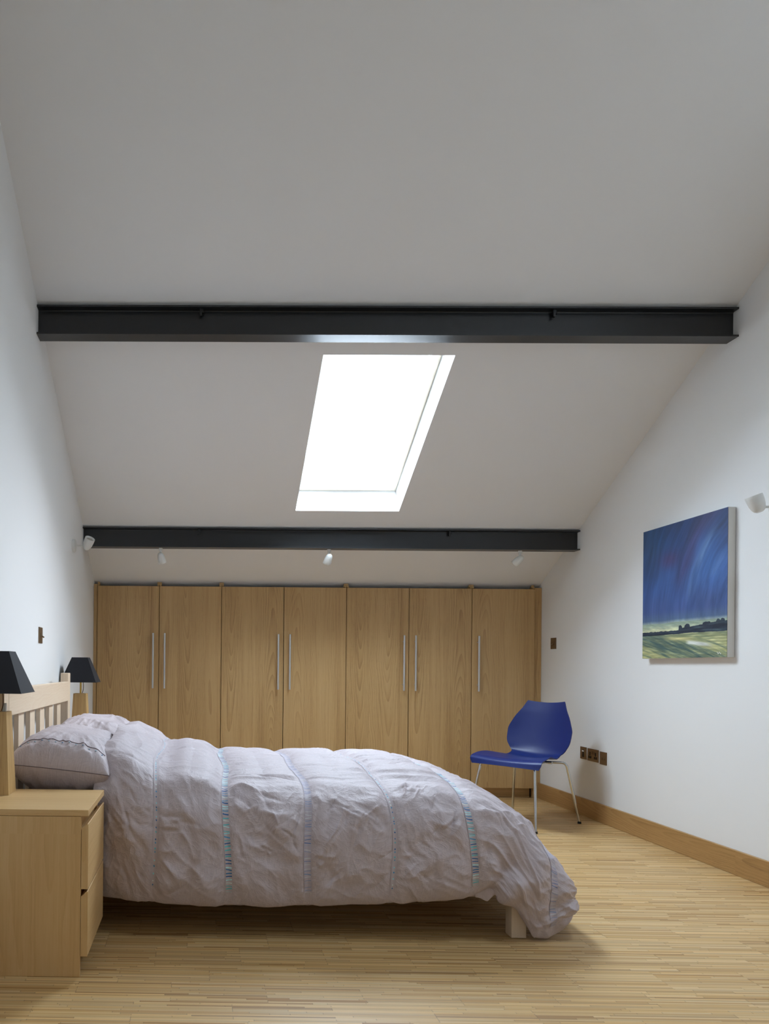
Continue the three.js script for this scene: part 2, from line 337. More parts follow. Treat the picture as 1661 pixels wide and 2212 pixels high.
// each roof slope is a slab with the skylight cut through it; slope coordinate s runs down from the ridge
function roofSlab(sign, openings, dEnd) {
  const len = Math.abs(dEnd - RIDGE) / CP + 0.3, s = new THREE.Shape(), e = 0.02;
  s.moveTo(0, 0); s.lineTo(RW, 0); s.lineTo(RW, len); s.lineTo(0, len); s.closePath();
  for (const [x0, x1, da, db] of openings) {
    const a = Math.abs(da - RIDGE) / CP, b = Math.abs(db - RIDGE) / CP, h = new THREE.Path();
    h.moveTo(x0, a); h.lineTo(x0, b); h.lineTo(x1, b); h.lineTo(x1, a); h.closePath(); s.holes.push(h);
  }
  const g = new THREE.ExtrudeGeometry(s, { depth: ROOF_T, bevelEnabled: false });
  // local (x, s, t) -> world: along the slope (0, -SP, -+CP), outward normal (0, CP, -+SP)
  const m = new THREE.Matrix4().makeBasis(new THREE.Vector3(1, 0, 0), new THREE.Vector3(0, -SP, -CP * sign), new THREE.Vector3(0, CP, -SP * sign));
  m.setPosition(0, roofH(RIDGE), -RIDGE); g.applyMatrix4(m);
  if (sign < 0) { const ix = g.index; if (ix) g.index.array.reverse(); else { for (const n of ['position', 'normal', 'uv']) { const at = g.attributes[n], k = at.itemSize, arr = at.array; for (let i = 0; i < at.count; i += 3) for (let j = 0; j < k; j++) { const t = arr[(i + 1) * k + j]; arr[(i + 1) * k + j] = arr[(i + 2) * k + j]; arr[(i + 2) * k + j] = t; } } } }
  g.computeVertexNormals(); return metreUV(g, 'x', 0, 0);
}
struct('ceiling', roofSlab(1, [SKY1, SKY2], DB), M.wall, 'white sloping ceiling rising over the bed, with a skylight');
struct('ceiling_001', roofSlab(-1, [], -ZF), M.wall, 'white sloping ceiling at the other side of the ridge').userData.category = 'ceiling';
{ // ridge closing piece over the joint of the two slopes
  const g = bx(-T, RW + T, roofH(RIDGE) + 0.02, roofH(RIDGE) + 0.45, -RIDGE - 0.2, -RIDGE + 0.2, 0);
  struct('trim_1', g, M.wall, 'ridge closing board above the ceiling joint').userData.category = 'trim';
}
struct('baseboard_right', bx(RW - 0.018, RW, 0, 0.124, -5.99, ZF, 0.003, 'z'), M.skirt, 'oak skirting board along the right wall');
struct('baseboard_left', bx(0, 0.018, 0, 0.124, -5.99, ZF, 0.003, 'z'), M.skirt, 'oak skirting board along the left wall');

// roof windows: frame, sash, pane, and the grey bar along the head
function roofWindow(name, [x0, x1, da, db], sign, label) {
  const o = new THREE.Group(); o.name = name; o.userData = { kind: 'structure', label, category: 'window' };
  const W = x1 - x0, L = Math.abs(db - da) / CP;
  const m = new THREE.Matrix4().makeBasis(new THREE.Vector3(sign, 0, 0), new THREE.Vector3(0, -SP, -CP * sign), new THREE.Vector3(0, CP, -SP * sign));
  m.setPosition(sign > 0 ? x0 : x1, roofH(da), -da); m.decompose(o.position, o.quaternion, o.scale);
  scene.add(o);
  const ring = (a, t0, t1, w, gap) => [bx(a, a + w, a, L - a, t0, t1, 0.003), bx(W - a - w, W - a, a, L - a, t0, t1, 0.003), bx(a + w, W - a - w, a, a + w + gap, t0, t1, 0.003), bx(a + w, W - a - w, L - a - w, L - a, t0, t1, 0.003)];
  part('frame', ring(0.002, 0.185, 0.235, 0.026, 0), M.frameWood, o);
  part('sash', ring(0.033, 0.165, 0.225, 0.032, 0.01), M.white, o);
  part('blind_box', bx(0.075, W - 0.075, 0.08, 0.105, 0.17, 0.2, 0.002), M.greyBar, o, 'grey bar along the window head');
  part('pane', new THREE.PlaneGeometry(W - 0.12, L - 0.12).translate(W / 2, L / 2, 0.215), M.glass, o);
  return o;
}
roofWindow('window_1', SKY1, 1, 'bright white roof window between the two dark beams');
roofWindow('window_2', SKY2, 1, 'roof window above the higher beam, near the ridge');

// ---------------------------------------------------------------- steel beams
function beam(label, dFront, yTop, clips, h) {
  const wf = 0.089, tf = 0.009, tw = 0.006, r = 0.008;
  const o = thing('steel_beam', label, 'beam', [RW / 2, yTop - h, -dFront - wf / 2]);
  const s = new THREE.Shape(), a = wf / 2, b = tw / 2;
  s.moveTo(-a, 0); s.lineTo(a, 0); s.lineTo(a, tf); s.lineTo(b + r, tf); s.quadraticCurveTo(b, tf, b, tf + r); s.lineTo(b, h - tf - r); s.quadraticCurveTo(b, h - tf, b + r, h - tf); s.lineTo(a, h - tf); s.lineTo(a, h); s.lineTo(-a, h); s.lineTo(-a, h - tf); s.lineTo(-b - r, h - tf); s.quadraticCurveTo(-b, h - tf, -b, h - tf - r); s.lineTo(-b, tf + r); s.quadraticCurveTo(-b, tf, -b - r, tf); s.lineTo(-a, tf); s.closePath();
  const g = new THREE.ExtrudeGeometry(s, { depth: RW, bevelEnabled: false }); g.rotateY(Math.PI / 2); g.translate(-RW / 2, 0, 0);
  part('girder', g, M.beam, o);
  for (const x of clips) {
    const c = new THREE.Group();
    part('clip', [bx(x - RW / 2 - 0.006, x - RW / 2 + 0.006, h - 0.045, h - 0.008, 0.012, 0.03, 0.002), bar([x - RW / 2 + 0.008, h - 0.03, 0.021], [x - RW / 2 + 0.008, h - 0.01, 0.021], 0.007, 8)], M.beam, o);
  }
  // plaster packing between the top flange and the slope
  const k = new THREE.Shape(); k.moveTo(a - 0.002, h); k.lineTo(a - 0.002, h + 0.0165); k.lineTo(a - 0.034, h); k.closePath();
  const kg = new THREE.ExtrudeGeometry(k, { depth: RW, bevelEnabled: false }); kg.rotateY(Math.PI / 2); kg.translate(-RW / 2, 0, 0);
  part('packing_strip', metreUV(kg, 'x'), M.wall, o, 'white plaster packing above the flange');
  return o;
}
beam('near-black painted steel beam above the skylight, the higher beam', 3.805, 2.886, [0.847, 2.662], 0.15);
beam('dark slate painted steel beam below the skylight, carrying spotlights', 5.362, 2.034, [0.841, 2.657], 0.142);

// ---------------------------------------------------------------- wardrobes in the eaves
const DF = 5.942, DX0 = 0.030;
function wardrobe(x0, doors, handles, texs, label) {
  const w = 0.5 * doors, o = thing('wardrobe', label, 'wardrobe', [x0, 0, -DF], 0, 'oak wardrobes under the slope');
  // carcass: sides cut to the roof slope
  const side = (x) => {
    const s = new THREE.Shape(); s.moveTo(0.021, 0.08); s.lineTo(0.55, 0.08); s.lineTo(0.55, roofH(DF + 0.55) - 0.015); s.lineTo(0.021, roofH(DF + 0.021) - 0.015); s.closePath();
    const g = new THREE.ExtrudeGeometry(s, { depth: 0.018, bevelEnabled: false }); g.rotateY(Math.PI / 2); g.translate(x, 0, 0); return metreUV(g, 'y');
  };
  part('side_panel', side(0), M.oak, o); part('side_panel', side(w - 0.018), M.oak, o);
  part('shelf', bx(0.018, w - 0.018, 0.08, 0.098, -0.54, -0.022, 0, 'x'), M.oak, o);
  part('top_panel', bx(0.018, w - 0.018, 1.655, 1.673, -0.05, -0.022, 0.001, 'x'), M.oak, o);
  part('plinth', bx(0, w, 0, 0.078, -0.09, -0.072, 0, 'x'), M.oak, o);
  for (const s of [0.009, w - 0.009]) part('corner_block', bx(s - 0.008, s + 0.008, 1.674, 1.6865, -0.034, -0.004, 0.004), M.oak, o);
  for (let k = 0; k < doors; k++) {
    const a = k * 0.5 + 0.0024, b = (k + 1) * 0.5 - 0.0024;
    const g = bx(a, b, 0.08, 1.6705, -0.02, 0, 0.0018, 'y', [-a, -0.05]);
    const d = part('door', g, texs[k], o);
    const hx = handles[k] < 0 ? a + 0.045 : b - 0.043;
    part('handle', [bar([hx, 0.85, 0.032], [hx, 1.292, 0.032], 0.0075), bar([hx, 0.90, 0], [hx, 0.90, 0.032], 0.004), bar([hx, 1.242, 0], [hx, 1.242, 0.032], 0.004)], M.steel, d, 'long satin steel bar handle');
  }
  return o;
}
wardrobe(DX0, 1, [1], [M.doors[0]], 'single-door oak wardrobe against the left wall beside the lamp');
wardrobe(DX0 + 0.5, 1, [-1], [M.doors[1]], 'single-door oak wardrobe with the handle on its left, second from the headboard wall');
wardrobe(DX0 + 1.0, 2, [1, -1], [M.doors[2], M.doors[3]], 'double-door oak wardrobe behind the middle of the bed');
wardrobe(DX0 + 2.0, 2, [1, -1], [M.doors[0], M.doors[2]], 'double-door oak wardrobe beside the one behind the blue chair');
wardrobe(DX0 + 3.0, 1, [-1], [M.doors[3]], 'single-door oak wardrobe behind the blue chair in the corner');
struct('trim_2', bx(0.001, DX0 - 0.002, 0, 1.686, -DF - 0.05, -DF - 0.012, 0.001, 'y'), M.oak, 'narrow oak filler strip between left wall and wardrobe').userData.category = 'trim';
struct('trim_3', bx(DX0 + 3.502, RW - 0.001, 0, 1.682, -DF - 0.05, -DF - 0.012, 0.001, 'y'), M.oak, 'narrow oak filler strip between wardrobe and right wall').userData.category = 'trim';

// ---------------------------------------------------------------- bed
const BN = 2.856, BF = 4.322;              // distances of the two long sides
{
  const o = thing('bed_frame', 'pale limewashed wooden bed frame with a slatted headboard', 'bed', [0, 0, 0]);
  for (const d of [BN, BF - 0.07]) part('headboard_post', bx(0.058, 0.103, 0, 0.983, -d - 0.07, -d, 0.004), M.pale, o);
  part('headboard_rail', bx(0.078, 0.104, 0.822, 0.934, -BF + 0.07, -BN - 0.07, 0.004, 'z'), M.pale, o);
  part('headboard_rail', bx(0.066, 0.096, 0.33, 0.43, -BF + 0.07, -BN - 0.07, 0.004, 'z'), M.pale, o);
  for (let k = -1; k < 5; k++) { const c = 3.186 + 0.2135 * k; part('slat', bx(0.070, 0.091, 0.43, 0.824, -c - 0.049, -c + 0.049, 0.003), M.pale, o); }
  for (const d of [BN + 0.075, BF - 0.105]) part('side_rail', bx(0.103, 2.06, 0.17, 0.28, -d - 0.03, -d, 0.003, 'x'), M.pale, o);
  part('foot_rail', bx(2.075, 2.10, 0.24, 0.36, -BF + 0.06, -BN - 0.06, 0.003, 'z'), M.pale, o);
  for (const d of [BN, BF - 0.06]) part('leg', bx(2.059, 2.117, 0, 0.36, -d - 0.05, -d + 0.01, 0.004), M.pale, o);
  for (let k = 0; k < 12; k++) part('base_slat', bx(0.16 + k * 0.16, 0.23 + k * 0.16, 0.262, 0.28, -BF + 0.11, -BN - 0.11, 0.002, 'z'), M.pale, o);
}
one('mattress', new RoundedBoxGeometry(1.93, 0.20, 1.34, 4, 0.05).translate(0.115 + 0.965, 0.385, -(BN + BF) / 2), M.mattress, 'thick mattress on the bed, under the pillows and duvet', 'mattress');

// pillows: cushions with their long side across the bed
function pillowGeo(seed, hx, hz, th) {
  const P = (s, t, side, o) => {
    const e = Math.pow(Math.max(0, 1 - Math.pow(Math.abs(s), 3.2)), 0.55) * Math.pow(Math.max(0, 1 - Math.pow(Math.abs(t), 4.5)), 0.55);
    const pin = 1 - 0.05 * Math.pow(Math.abs(t), 3) * (1 - s * s), pin2 = 1 - 0.045 * Math.pow(Math.abs(s), 3) * (1 - t * t);
    let x = s * hx * pin2, z = t * hz * pin, y = side * th * e * (side > 0 ? 1.05 : 0.95);
    const a = x * 4 + seed, b = z * 4;
    const w = n3(a, b, seed), cr = Math.pow(1 - Math.abs(n3(x * 9 + w, z * 6 - w, seed + side * 3)), 6) * 0.010 + 0.012 * n3(x * 7, z * 5, seed + 5);
    const rim = Math.max(Math.abs(s), Math.abs(t)), rad = Math.pow(1 - Math.abs(n3(Math.atan2(z, x) * 7, rim * 1.6, seed + 8)), 4) * 0.013 * smooth(0.35, 0.85, rim) * smooth(1, 0.93, rim);
    const endw = smooth(0.85, 0.93, t) * (0.03 * n3(x * 22 + z * 6, z * 5, seed + 12) + 0.010 * Math.pow(1 - Math.abs(n3(x * 17 - z * 9, z * 4, seed + 15)), 4)); y += side * (cr + rad + endw) * e; o[0] = x; o[1] = y; o[2] = z; o[3] = x + seed; o[4] = z;
  };
  const N = 110, mp = (u) => { const q = u * 2 - 1; return Math.sign(q) * (1 - Math.pow(1 - Math.abs(q), 1.7)); };
  const top = grid(N, N, (u, v, o) => P(mp(u), mp(1 - v), 1, o)), bot = grid(N, N, (u, v, o) => P(mp(u), mp(v), -1, o));
  return { geo: mergeGeometries([top, bot]), P };
}
function pillow(label, pos, tilt, seed, hx, hz, th, dots) {
  const o = thing('pillow', label, 'pillow', pos, 0, 'pillows on the bed'); o.rotation.z = tilt;
  const { geo, P } = pillowGeo(seed, hx, hz, th);
  part('pillowcase', geo, M.cotton, o);
  const ring = []; const q = [0, 0, 0, 0, 0];
  for (let k = 0; k < 80; k++) { const a = k / 80 * Math.PI * 2, c = Math.cos(a), s = Math.sin(a), m = Math.max(Math.abs(c), Math.abs(s)); P(c / m, s / m, 1, q); ring.push([q[0], q[1], q[2]]); }
  part('piping', tube(ring, 0.0016, 160, 6, true), M.stitch, o, 'thin darker seam around the pillow edge');
  if (dots) {
    const line = []; for (let k = 0; k <= 40; k++) { P(-0.86 + 1.72 * k / 40, 0.80, 1, q); line.push([q[0], q[1] + 0.001, q[2]]); }
    part('seam', tube(line, 0.0016, 80, 6), M.stitch, o);
    for (let k = 0; k < 13; k++) { P(-0.8 + 1.6 * k / 12, 0.835, 1, q); part('embroidered_dot', new THREE.SphereGeometry(0.0032, 8, 6).scale(1.2, 0.5, 1.2).translate(q[0], q[1] + 0.001, q[2]), k % 3 ? M.dotA : M.dotB, o); }
  }
  return o;
}
M.dotA = S({ color: 0x9cc6d6, roughness: 0.6 }); M.dotB = S({ color: 0x4a86b4, roughness: 0.6 });
pillow('mauve grey pillow with a row of embroidered dots, beside the bedside chest', [0.305, 0.62, -3.22], -0.10, 2.2, 0.205, 0.345, 0.118, true);
pillow('mauve grey pillow at the wardrobe side of the bed', [0.325, 0.628, -3.92], -0.12, 6.1, 0.205, 0.345, 0.118, false);

// duvet: sections across the bed, lofted along it, with puffed panels, gathers at the seams and creases
const yTop = table([[0.42, 0.70], [0.47, 0.735], [0.52, 0.738], [0.60, 0.705], [0.68, 0.662], [0.735, 0.640], [0.80, 0.650], [0.88, 0.635], [0.955, 0.603], [1.1, 0.600], [1.275, 0.590], [1.43, 0.598], [1.593, 0.590], [1.74, 0.595], [1.89, 0.575], [1.98, 0.550], [2.06, 0.512], [2.14, 0.455], [2.21, 0.385], [2.27, 0.30], [2.315, 0.215], [2.345, 0.135]]);
const yBot = table([[0.42, 0.135], [0.69, 0.125], [0.99, 0.12], [1.3, 0.125], [1.65, 0.142], [1.88, 0.165], [1.96, 0.178], [2.05, 0.135], [2.10, 0.065], [2.14, 0.012], [2.18, 0.008], [2.24, 0.035], [2.30, 0.085], [2.345, 0.12]]);
const dNear = table([[0.42, 2.885], [0.52, 2.865], [0.66, 2.82], [0.9, 2.805], [1.9, 2.80], [2.05, 2.80], [2.15, 2.805], [2.25, 2.83], [2.31, 2.88], [2.345, 2.95]]);
const dFar = table([[0.42, 4.27], [0.6, 4.32], [0.9, 4.36], [2.1, 4.36], [2.25, 4.32], [2.345, 4.22]]);
const SEC = [[-0.94, 0.05], [-0.965, 0.012], [-0.985, 0.0], [-1.0, 0.035], [-1.015, 0.15], [-1.018, 0.35], [-1.005, 0.55], [-0.98, 0.70], [-0.935, 0.81], [-0.87, 0.885], [-0.72, 0.945], [-0.45, 0.985], [-0.1, 1.0], [0.3, 0.985], [0.65, 0.945], [0.86, 0.88], [0.95, 0.77], [1.0, 0.58], [1.02, 0.3], [1.0, 0.02]];
const secCurve = new THREE.CatmullRomCurve3(SEC.map(([a, b]) => new THREE.Vector3(a * 0.77, b * 0.47, 0)), false, 'centripetal');
const NV = 470, NU = 720, secPts = secCurve.getSpacedPoints(NV);
const SEAMS = [[0.69, 'dots'], [0.968, 'bars'], [1.278, 'fine'], [1.593, 'dots'], [1.893, 'bars'], [2.205, 'fine']];
const ridge = (x, y, z, p) => Math.pow(1 - Math.abs(n3(x, y, z)), p);
const secLen = secCurve.getLength();
function duvetBase(x, v, o) {
  const i = clamp(v, 0, 1) * NV, k = Math.min(NV - 1, Math.floor(i)), f = i - k;
  const a = lerp(secPts[k].x, secPts[k + 1].x, f) / 0.77, b = lerp(secPts[k].y, secPts[k + 1].y, f) / 0.47;
  const n = dNear(x), r = dFar(x), yb = yBot(x) + (a > 0 ? 0.02 * (x < 2.05) : 0), yt = yTop(x);
  o[0] = x; o[1] = yb + (yt - yb) * b; o[2] = -((n + r) / 2 + a * (r - n) / 2);
}
const creases = (() => {                    // pressed-in folds: short lines over the cloth [x, b, direction, half length, width, height, bend]
  const r = rng(404), out = [];
  for (let k = 0; k < 34; k++) {             // clusters of creases on the hanging side
    const cx = 0.5 + 1.65 * r(), cb = 0.08 + 0.42 * r(), a0 = (r() - 0.5) * 2.6, n = 3 + Math.floor(r() * 6);
    for (let i = 0; i < n; i++) { const a = a0 + (r() - 0.5) * 0.9, L = 0.02 + 0.075 * r() * r() + 0.015; out.push([cx + (r() - 0.5) * 0.13, cb + (r() - 0.5) * 0.13, Math.cos(a), Math.sin(a), L, 0.004 + 0.008 * r(), (r() < 0.6 ? 1 : -1) * (0.0016 + 0.0036 * r()), (r() - 0.5) * 5]); }
  }
  for (let k = 0; k < 90; k++) {             // long shallow ones along the bed on the top
    const a = (r() - 0.5) * 0.5; out.push([0.5 + 1.7 * r(), 0.5 + 1.1 * r(), Math.cos(a), Math.sin(a), 0.06 + 0.12 * r(), 0.007 + 0.012 * r(), (r() < 0.6 ? 1 : -1) * (0.0015 + 0.0035 * r()), (r() - 0.5) * 3]);
  }
  for (let k = 0; k < 26; k++) {             // drawn down round the foot
    const a = 0.9 + (r() - 0.5) * 0.7; out.push([1.95 + 0.35 * r(), 0.05 + 0.6 * r(), Math.cos(a) * -1, Math.sin(a), 0.06 + 0.1 * r(), 0.006 + 0.011 * r(), (r() < 0.5 ? 1 : -1) * (0.002 + 0.005 * r()), (r() - 0.5) * 4]);
  }
  return out;
})();
const creaseCells = new Map();
for (const c of creases) for (let i = Math.floor((c[0] - c[4] - 0.05) * 10); i <= (c[0] + c[4] + 0.05) * 10; i++) for (let j = Math.floor((c[1] - c[4] - 0.05) * 10); j <= (c[1] + c[4] + 0.05) * 10; j++) { const k = i * 1000 + j; if (!creaseCells.has(k)) creaseCells.set(k, []); creaseCells.get(k).push(c); }
function creased(x, b) {
  let d = 0; const list = creaseCells.get(Math.floor(x * 10) * 1000 + Math.floor(b * 10)); if (!list) return 0;
  for (const c of list) {
    const px = x - c[0], pb = b - c[1], al = px * c[2] + pb * c[3], t = al / c[4]; if (t > 1 || t < -1) continue;
    const ac = Math.abs(-px * c[3] + pb * c[2] - c[7] * al * al); if (ac > 0.045) continue;
    d += c[6] * Math.exp(-ac / c[5]) * (1 - t * t) * (1 - t * t);
  }
  return d;
}
function duvetDisp(x, v) {
  const b = v * secLen, top = smooth(0.40, 0.62, b) * smooth(secLen - 0.35, secLen - 0.6, b), foot = smooth(1.88, 2.1, x), hem = smooth(0.0, 0.14, b);
  let d = 0, dx = 9, sx = 0;
  for (const [s] of SEAMS) { const q = x - s - 0.008 * Math.sin(b * 9 + s * 7); if (Math.abs(q) < Math.abs(dx)) { dx = q; sx = s; } }
  const near = Math.abs(dx), sg = Math.sign(dx);
  d -= 0.008 * Math.exp(-((near / 0.024) ** 2)) * (1 - 0.35 * top) * (0.35 + 0.65 * hem);
  d += 0.006 * Math.sin(Math.PI * clamp(near / 0.155)) * (1 - foot * 0.5) * hem;
  // gathers running away from the seam
  const off = smooth(0.010, 0.022, near);
  d += 0.0042 * Math.exp(-near / 0.030) * n3(b * 58 + 3 * sg, x * 5, sx * 5) * off;
  d += 0.0052 * Math.exp(-near / 0.075) * n3(b * 24, x * 4, sx * 9 + sg * 4) * off * hem;
  const w1 = n3(x * 4.1, b * 4.1, 1.7), w2 = n3(x * 4.1, b * 4.1, 9.2), w3 = n3(x * 11, b * 11, 4), w4 = n3(x * 11, b * 11, 14);
  const X = x + 0.04 * w1 + 0.008 * w3, B = b + 0.04 * w2 + 0.008 * w4, away = smooth(0.012, 0.05, near);
  // slack, softly undulating cloth on the hanging side, with pressed creases
  d += (1 - top) * (1 - 0.4 * foot) * away * (0.020 * n3(x * 6.5 + 2, b * 5.2, 61) + 0.010 * n3(X * 13, B * 10, 67)) * (0.3 + 0.7 * hem);
  d += (1 - top) * away * (0.009 * (ridge(X * 7, B * 6, 2, 3) - 0.5) + 0.0045 * (ridge(X * 15 + B * 6, B * 12, 71, 4) - 0.4)) * hem;
  d += creased(X, B) * 2.0 * (0.25 + 0.75 * away) * (0.3 + 0.7 * hem);
  // long soft folds on the top, along the bed
  d += top * (0.015 * (ridge(X * 1.5 + 0.5 * B, B * 7.5, 12, 2) - 0.5) + 0.0065 * (ridge(X * 2.6, B * 15, 15, 2.5) - 0.45)) * (0.4 + 0.6 * away) * (0.6 + 0.6 * smooth(1.0, 1.7, x));
  // rumples by the pillows; cloth drawn down over the foot
  const head = smooth(0.80, 0.55, x);
  d += head * (0.022 * n3(x * 9, b * 4.5, 31) + 0.012 * (ridge(X * 8, B * 4, 33, 2.5) - 0.5)) * (0.4 + 0.6 * top) * hem;
  const U = X * 0.8 + B * 0.55, V2 = B * 0.8 - X * 0.6;
  d += foot * hem * (0.015 * (ridge(U * 2.0, V2 * 7, 41, 2.2) - 0.5) + 0.004 * (ridge(U * 5, V2 * 17, 44, 3) - 0.4));
  // deep fold running up from where the hem is caught at the foot post
  const fl = (x - 1.955) - 0.42 * (b - 0.04); d -= 0.035 * Math.exp(-((fl / 0.03) ** 2)) * smooth(0.36, 0.1, b) * smooth(0.0, 0.03, b);
  d += 0.02 * Math.exp(-(((fl - 0.055) / 0.035) ** 2)) * smooth(0.40, 0.1, b);
  return d * smooth(2.345, 2.30, x);
}
const _a = [0, 0, 0], _b = [0, 0, 0], _c = [0, 0, 0];
function duvetAt(x, v, lift, o) {
  duvetBase(x, v, _a); duvetBase(Math.min(x + 0.004, 2.345), v, _b); if (x + 0.004 > 2.345) { duvetBase(x - 0.004, v, _b); for (let i = 0; i < 3; i++) _b[i] = 2 * _a[i] - _b[i]; }
  const e = 0.004, vp = Math.min(1, v + e), vm = Math.max(0, v - e); duvetBase(x, vp, _c); const c0 = _c[0], c1 = _c[1], c2 = _c[2]; duvetBase(x, vm, _c);
  const tx = _b[0] - _a[0], ty = _b[1] - _a[1], tz = _b[2] - _a[2], sx = c0 - _c[0], sy = c1 - _c[1], sz = c2 - _c[2];
  let nx = sy * tz - sz * ty, ny = sz * tx - sx * tz, nz = sx * ty - sy * tx; const l = -Math.hypot(nx, ny, nz) || 1; nx /= l; ny /= l; nz /= l;
  // outward is up on the top: fix the sign by the direction from the bed's axis
  const cz = -(dNear(x) + dFar(x)) / 2, out = nx * (x > 2.1 ? 0.3 : 0) + ny * (_a[1] - 0.2) + nz * (_a[2] - cz); const sg = out < 0 ? -1 : 1;
  const d = duvetDisp(x, v) + lift; o[0] = _a[0] + sg * nx * d; o[1] = Math.max(0.006, _a[1] + sg * ny * d); o[2] = _a[2] + sg * nz * d;
}
const hemHead = (v) => { const b = v * secLen; return 0.435 + 0.05 * smooth(0.2, 0.75, b) + 0.02 * n3(b * 5, 2, 3); };
{
  const uMap = (u) => u < 0.9 ? u / 0.9 * 0.93 : 0.93 + (u - 0.9) / 0.1 * 0.07;
  const g = grid(NU, NV, (u, v, o) => { const h = hemHead(v), x = h + (2.345 - h) * uMap(u); duvetAt(x, v, 0, o); o[3] = x; o[4] = v * secLen; });
  const duvet = one('duvet', g, M.cotton, 'crumpled mauve grey duvet with embroidered seams, sliding off the foot of the bed', 'duvet');
  for (const [s, kind] of SEAMS) {
    const w = kind === 'bars' ? 0.0135 : kind === 'fine' ? 0.014 : 0.010;
    const b = grid(8, 360, (u, v, o) => { const vv = 0.045 + 0.9 * v, bb = vv * secLen, x = s + 0.008 * Math.sin(bb * 9 + s * 7) + (u - 0.5) * 2 * w; duvetAt(x, vv, 0.0016, o); o[3] = u; o[4] = bb; });
    part('embroidered_band', b, M.band[kind], duvet, kind === 'bars' ? 'seam band with blue and turquoise bar stitches' : kind === 'fine' ? 'seam band with fine pale stitches' : 'seam with small turquoise dots');
  }
}

// ---------------------------------------------------------------- bedside chests
function chest(label, z0) {
  const o = thing('bedside_chest', label, 'bedside chest', [0, 0, z0], 0, 'bedside chests');
  const W = 0.40;
  part('top_board', bx(0.02, 0.496, 0.530, 0.551, -W, 0, 0.0015, 'x'), M.chest, o);
  part('side_panel', bx(0.025, 0.472, 0, 0.529, -0.018, -0.001, 0.0012), M.chest, o);
  part('side_panel', bx(0.025, 0.472, 0, 0.529, -W + 0.001, -W + 0.018, 0.0012), M.chest, o);
  part('back_panel', bx(0.025, 0.033, 0.02, 0.528, -W + 0.018, -0.018, 0), M.chest, o);
  part('inner_panel', bx(0.033, 0.455, 0.035, 0.05, -W + 0.018, -0.018, 0), M.chest, o);
  part('inner_panel', bx(0.45, 0.462, 0.05, 0.528, -W + 0.018, -0.018, 0), M.chest, o);
  for (const [a, b] of [[0.290, 0.504], [0.068, 0.281]]) {
    // drawer front: its top edge is cut back to a slanting finger grip
    const s = new THREE.Shape(); s.moveTo(0.4735, a); s.lineTo(0.496, a); s.lineTo(0.496, b); s.lineTo(0.4935, b + 0.001); s.lineTo(0.4735, b - 0.016); s.closePath();
    const g = new THREE.ExtrudeGeometry(s, { depth: W - 0.004, bevelEnabled: false }); g.translate(0, 0, -W + 0.002);
    part('drawer_front', metreUV(g, 'z', uvSeed(), uvSeed()), M.chest, o);
  }
  return o;
}
chest('two-drawer oak bedside chest at the open side of the bed', -2.434);
chest('two-drawer oak bedside chest at the wardrobe side of the bed', -4.375);

// ---------------------------------------------------------------- table lamps
function tableLamp(label, pos, plug) {
  const o = thing('table_lamp', label, 'lamp', pos, 0, 'table lamps by the bed');
  part('base', frustum(0.054, 0.039, 0.302, 0), M.lampWood, o, 'tapered oak block');
  part('stem', [bar([0, 0.30, 0], [0, 0.44, 0], 0.0055), bar([0, 0.405, 0], [0, 0.45, 0], 0.014)], M.brass, o, 'thin brass stem');
  const g = new THREE.CylinderGeometry(0.049 * Math.SQRT2, 0.11 * Math.SQRT2, 0.153, 4, 1, true).toNonIndexed(); g.rotateY(Math.PI / 4); g.computeVertexNormals();
  const gi = new THREE.CylinderGeometry(0.0475 * Math.SQRT2, 0.1085 * Math.SQRT2, 0.153, 4, 1, true).toNonIndexed(); gi.rotateY(Math.PI / 4); gi.computeVertexNormals();
  const sh = part('lampshade', g.translate(0, 0.4485, 0), M.shade, o, 'square tapered black fabric shade');
  gi.translate(0, 0.4485, 0); M.shadeIn.side = THREE.BackSide; part('lining', gi, M.shadeIn, sh);
  const rim = (h, y) => [[-h, y, -h], [h, y, -h], [h, y, h], [-h, y, h]].map((p, i, q) => bar(p, q[(i + 1) % 4], 0.0012, 6));
  part('rim', rim(0.1095, 0.373), M.black, sh); part('rim', rim(0.0485, 0.5245), M.black, sh);
  part('carrier', [bar([-0.05, 0.52, 0], [0.05, 0.52, 0], 0.0015, 6), bar([0, 0.45, 0], [0, 0.52, 0], 0.002, 6)], M.brass, sh);
  part('cord', tube([[0.012, 0.40, 0.008], [0.018, 0.36, 0.006], [0.016, 0.325, 0.0], [0.010, 0.304, -0.002]], 0.0022, 20, 6), M.cord, o);
  if (plug) part('cord_switch', bx(0.012, 0.026, 0.3015, 0.332, -0.02, -0.004, 0.002), M.white, o);
  return o;
}
tableLamp('black-shaded table lamp on the bedside chest at the open side', [0.112, 0.5515, -2.743], true);
tableLamp('black-shaded table lamp behind the headboard post, in front of the wardrobe', [0.119, 0.5515, -4.60], false);

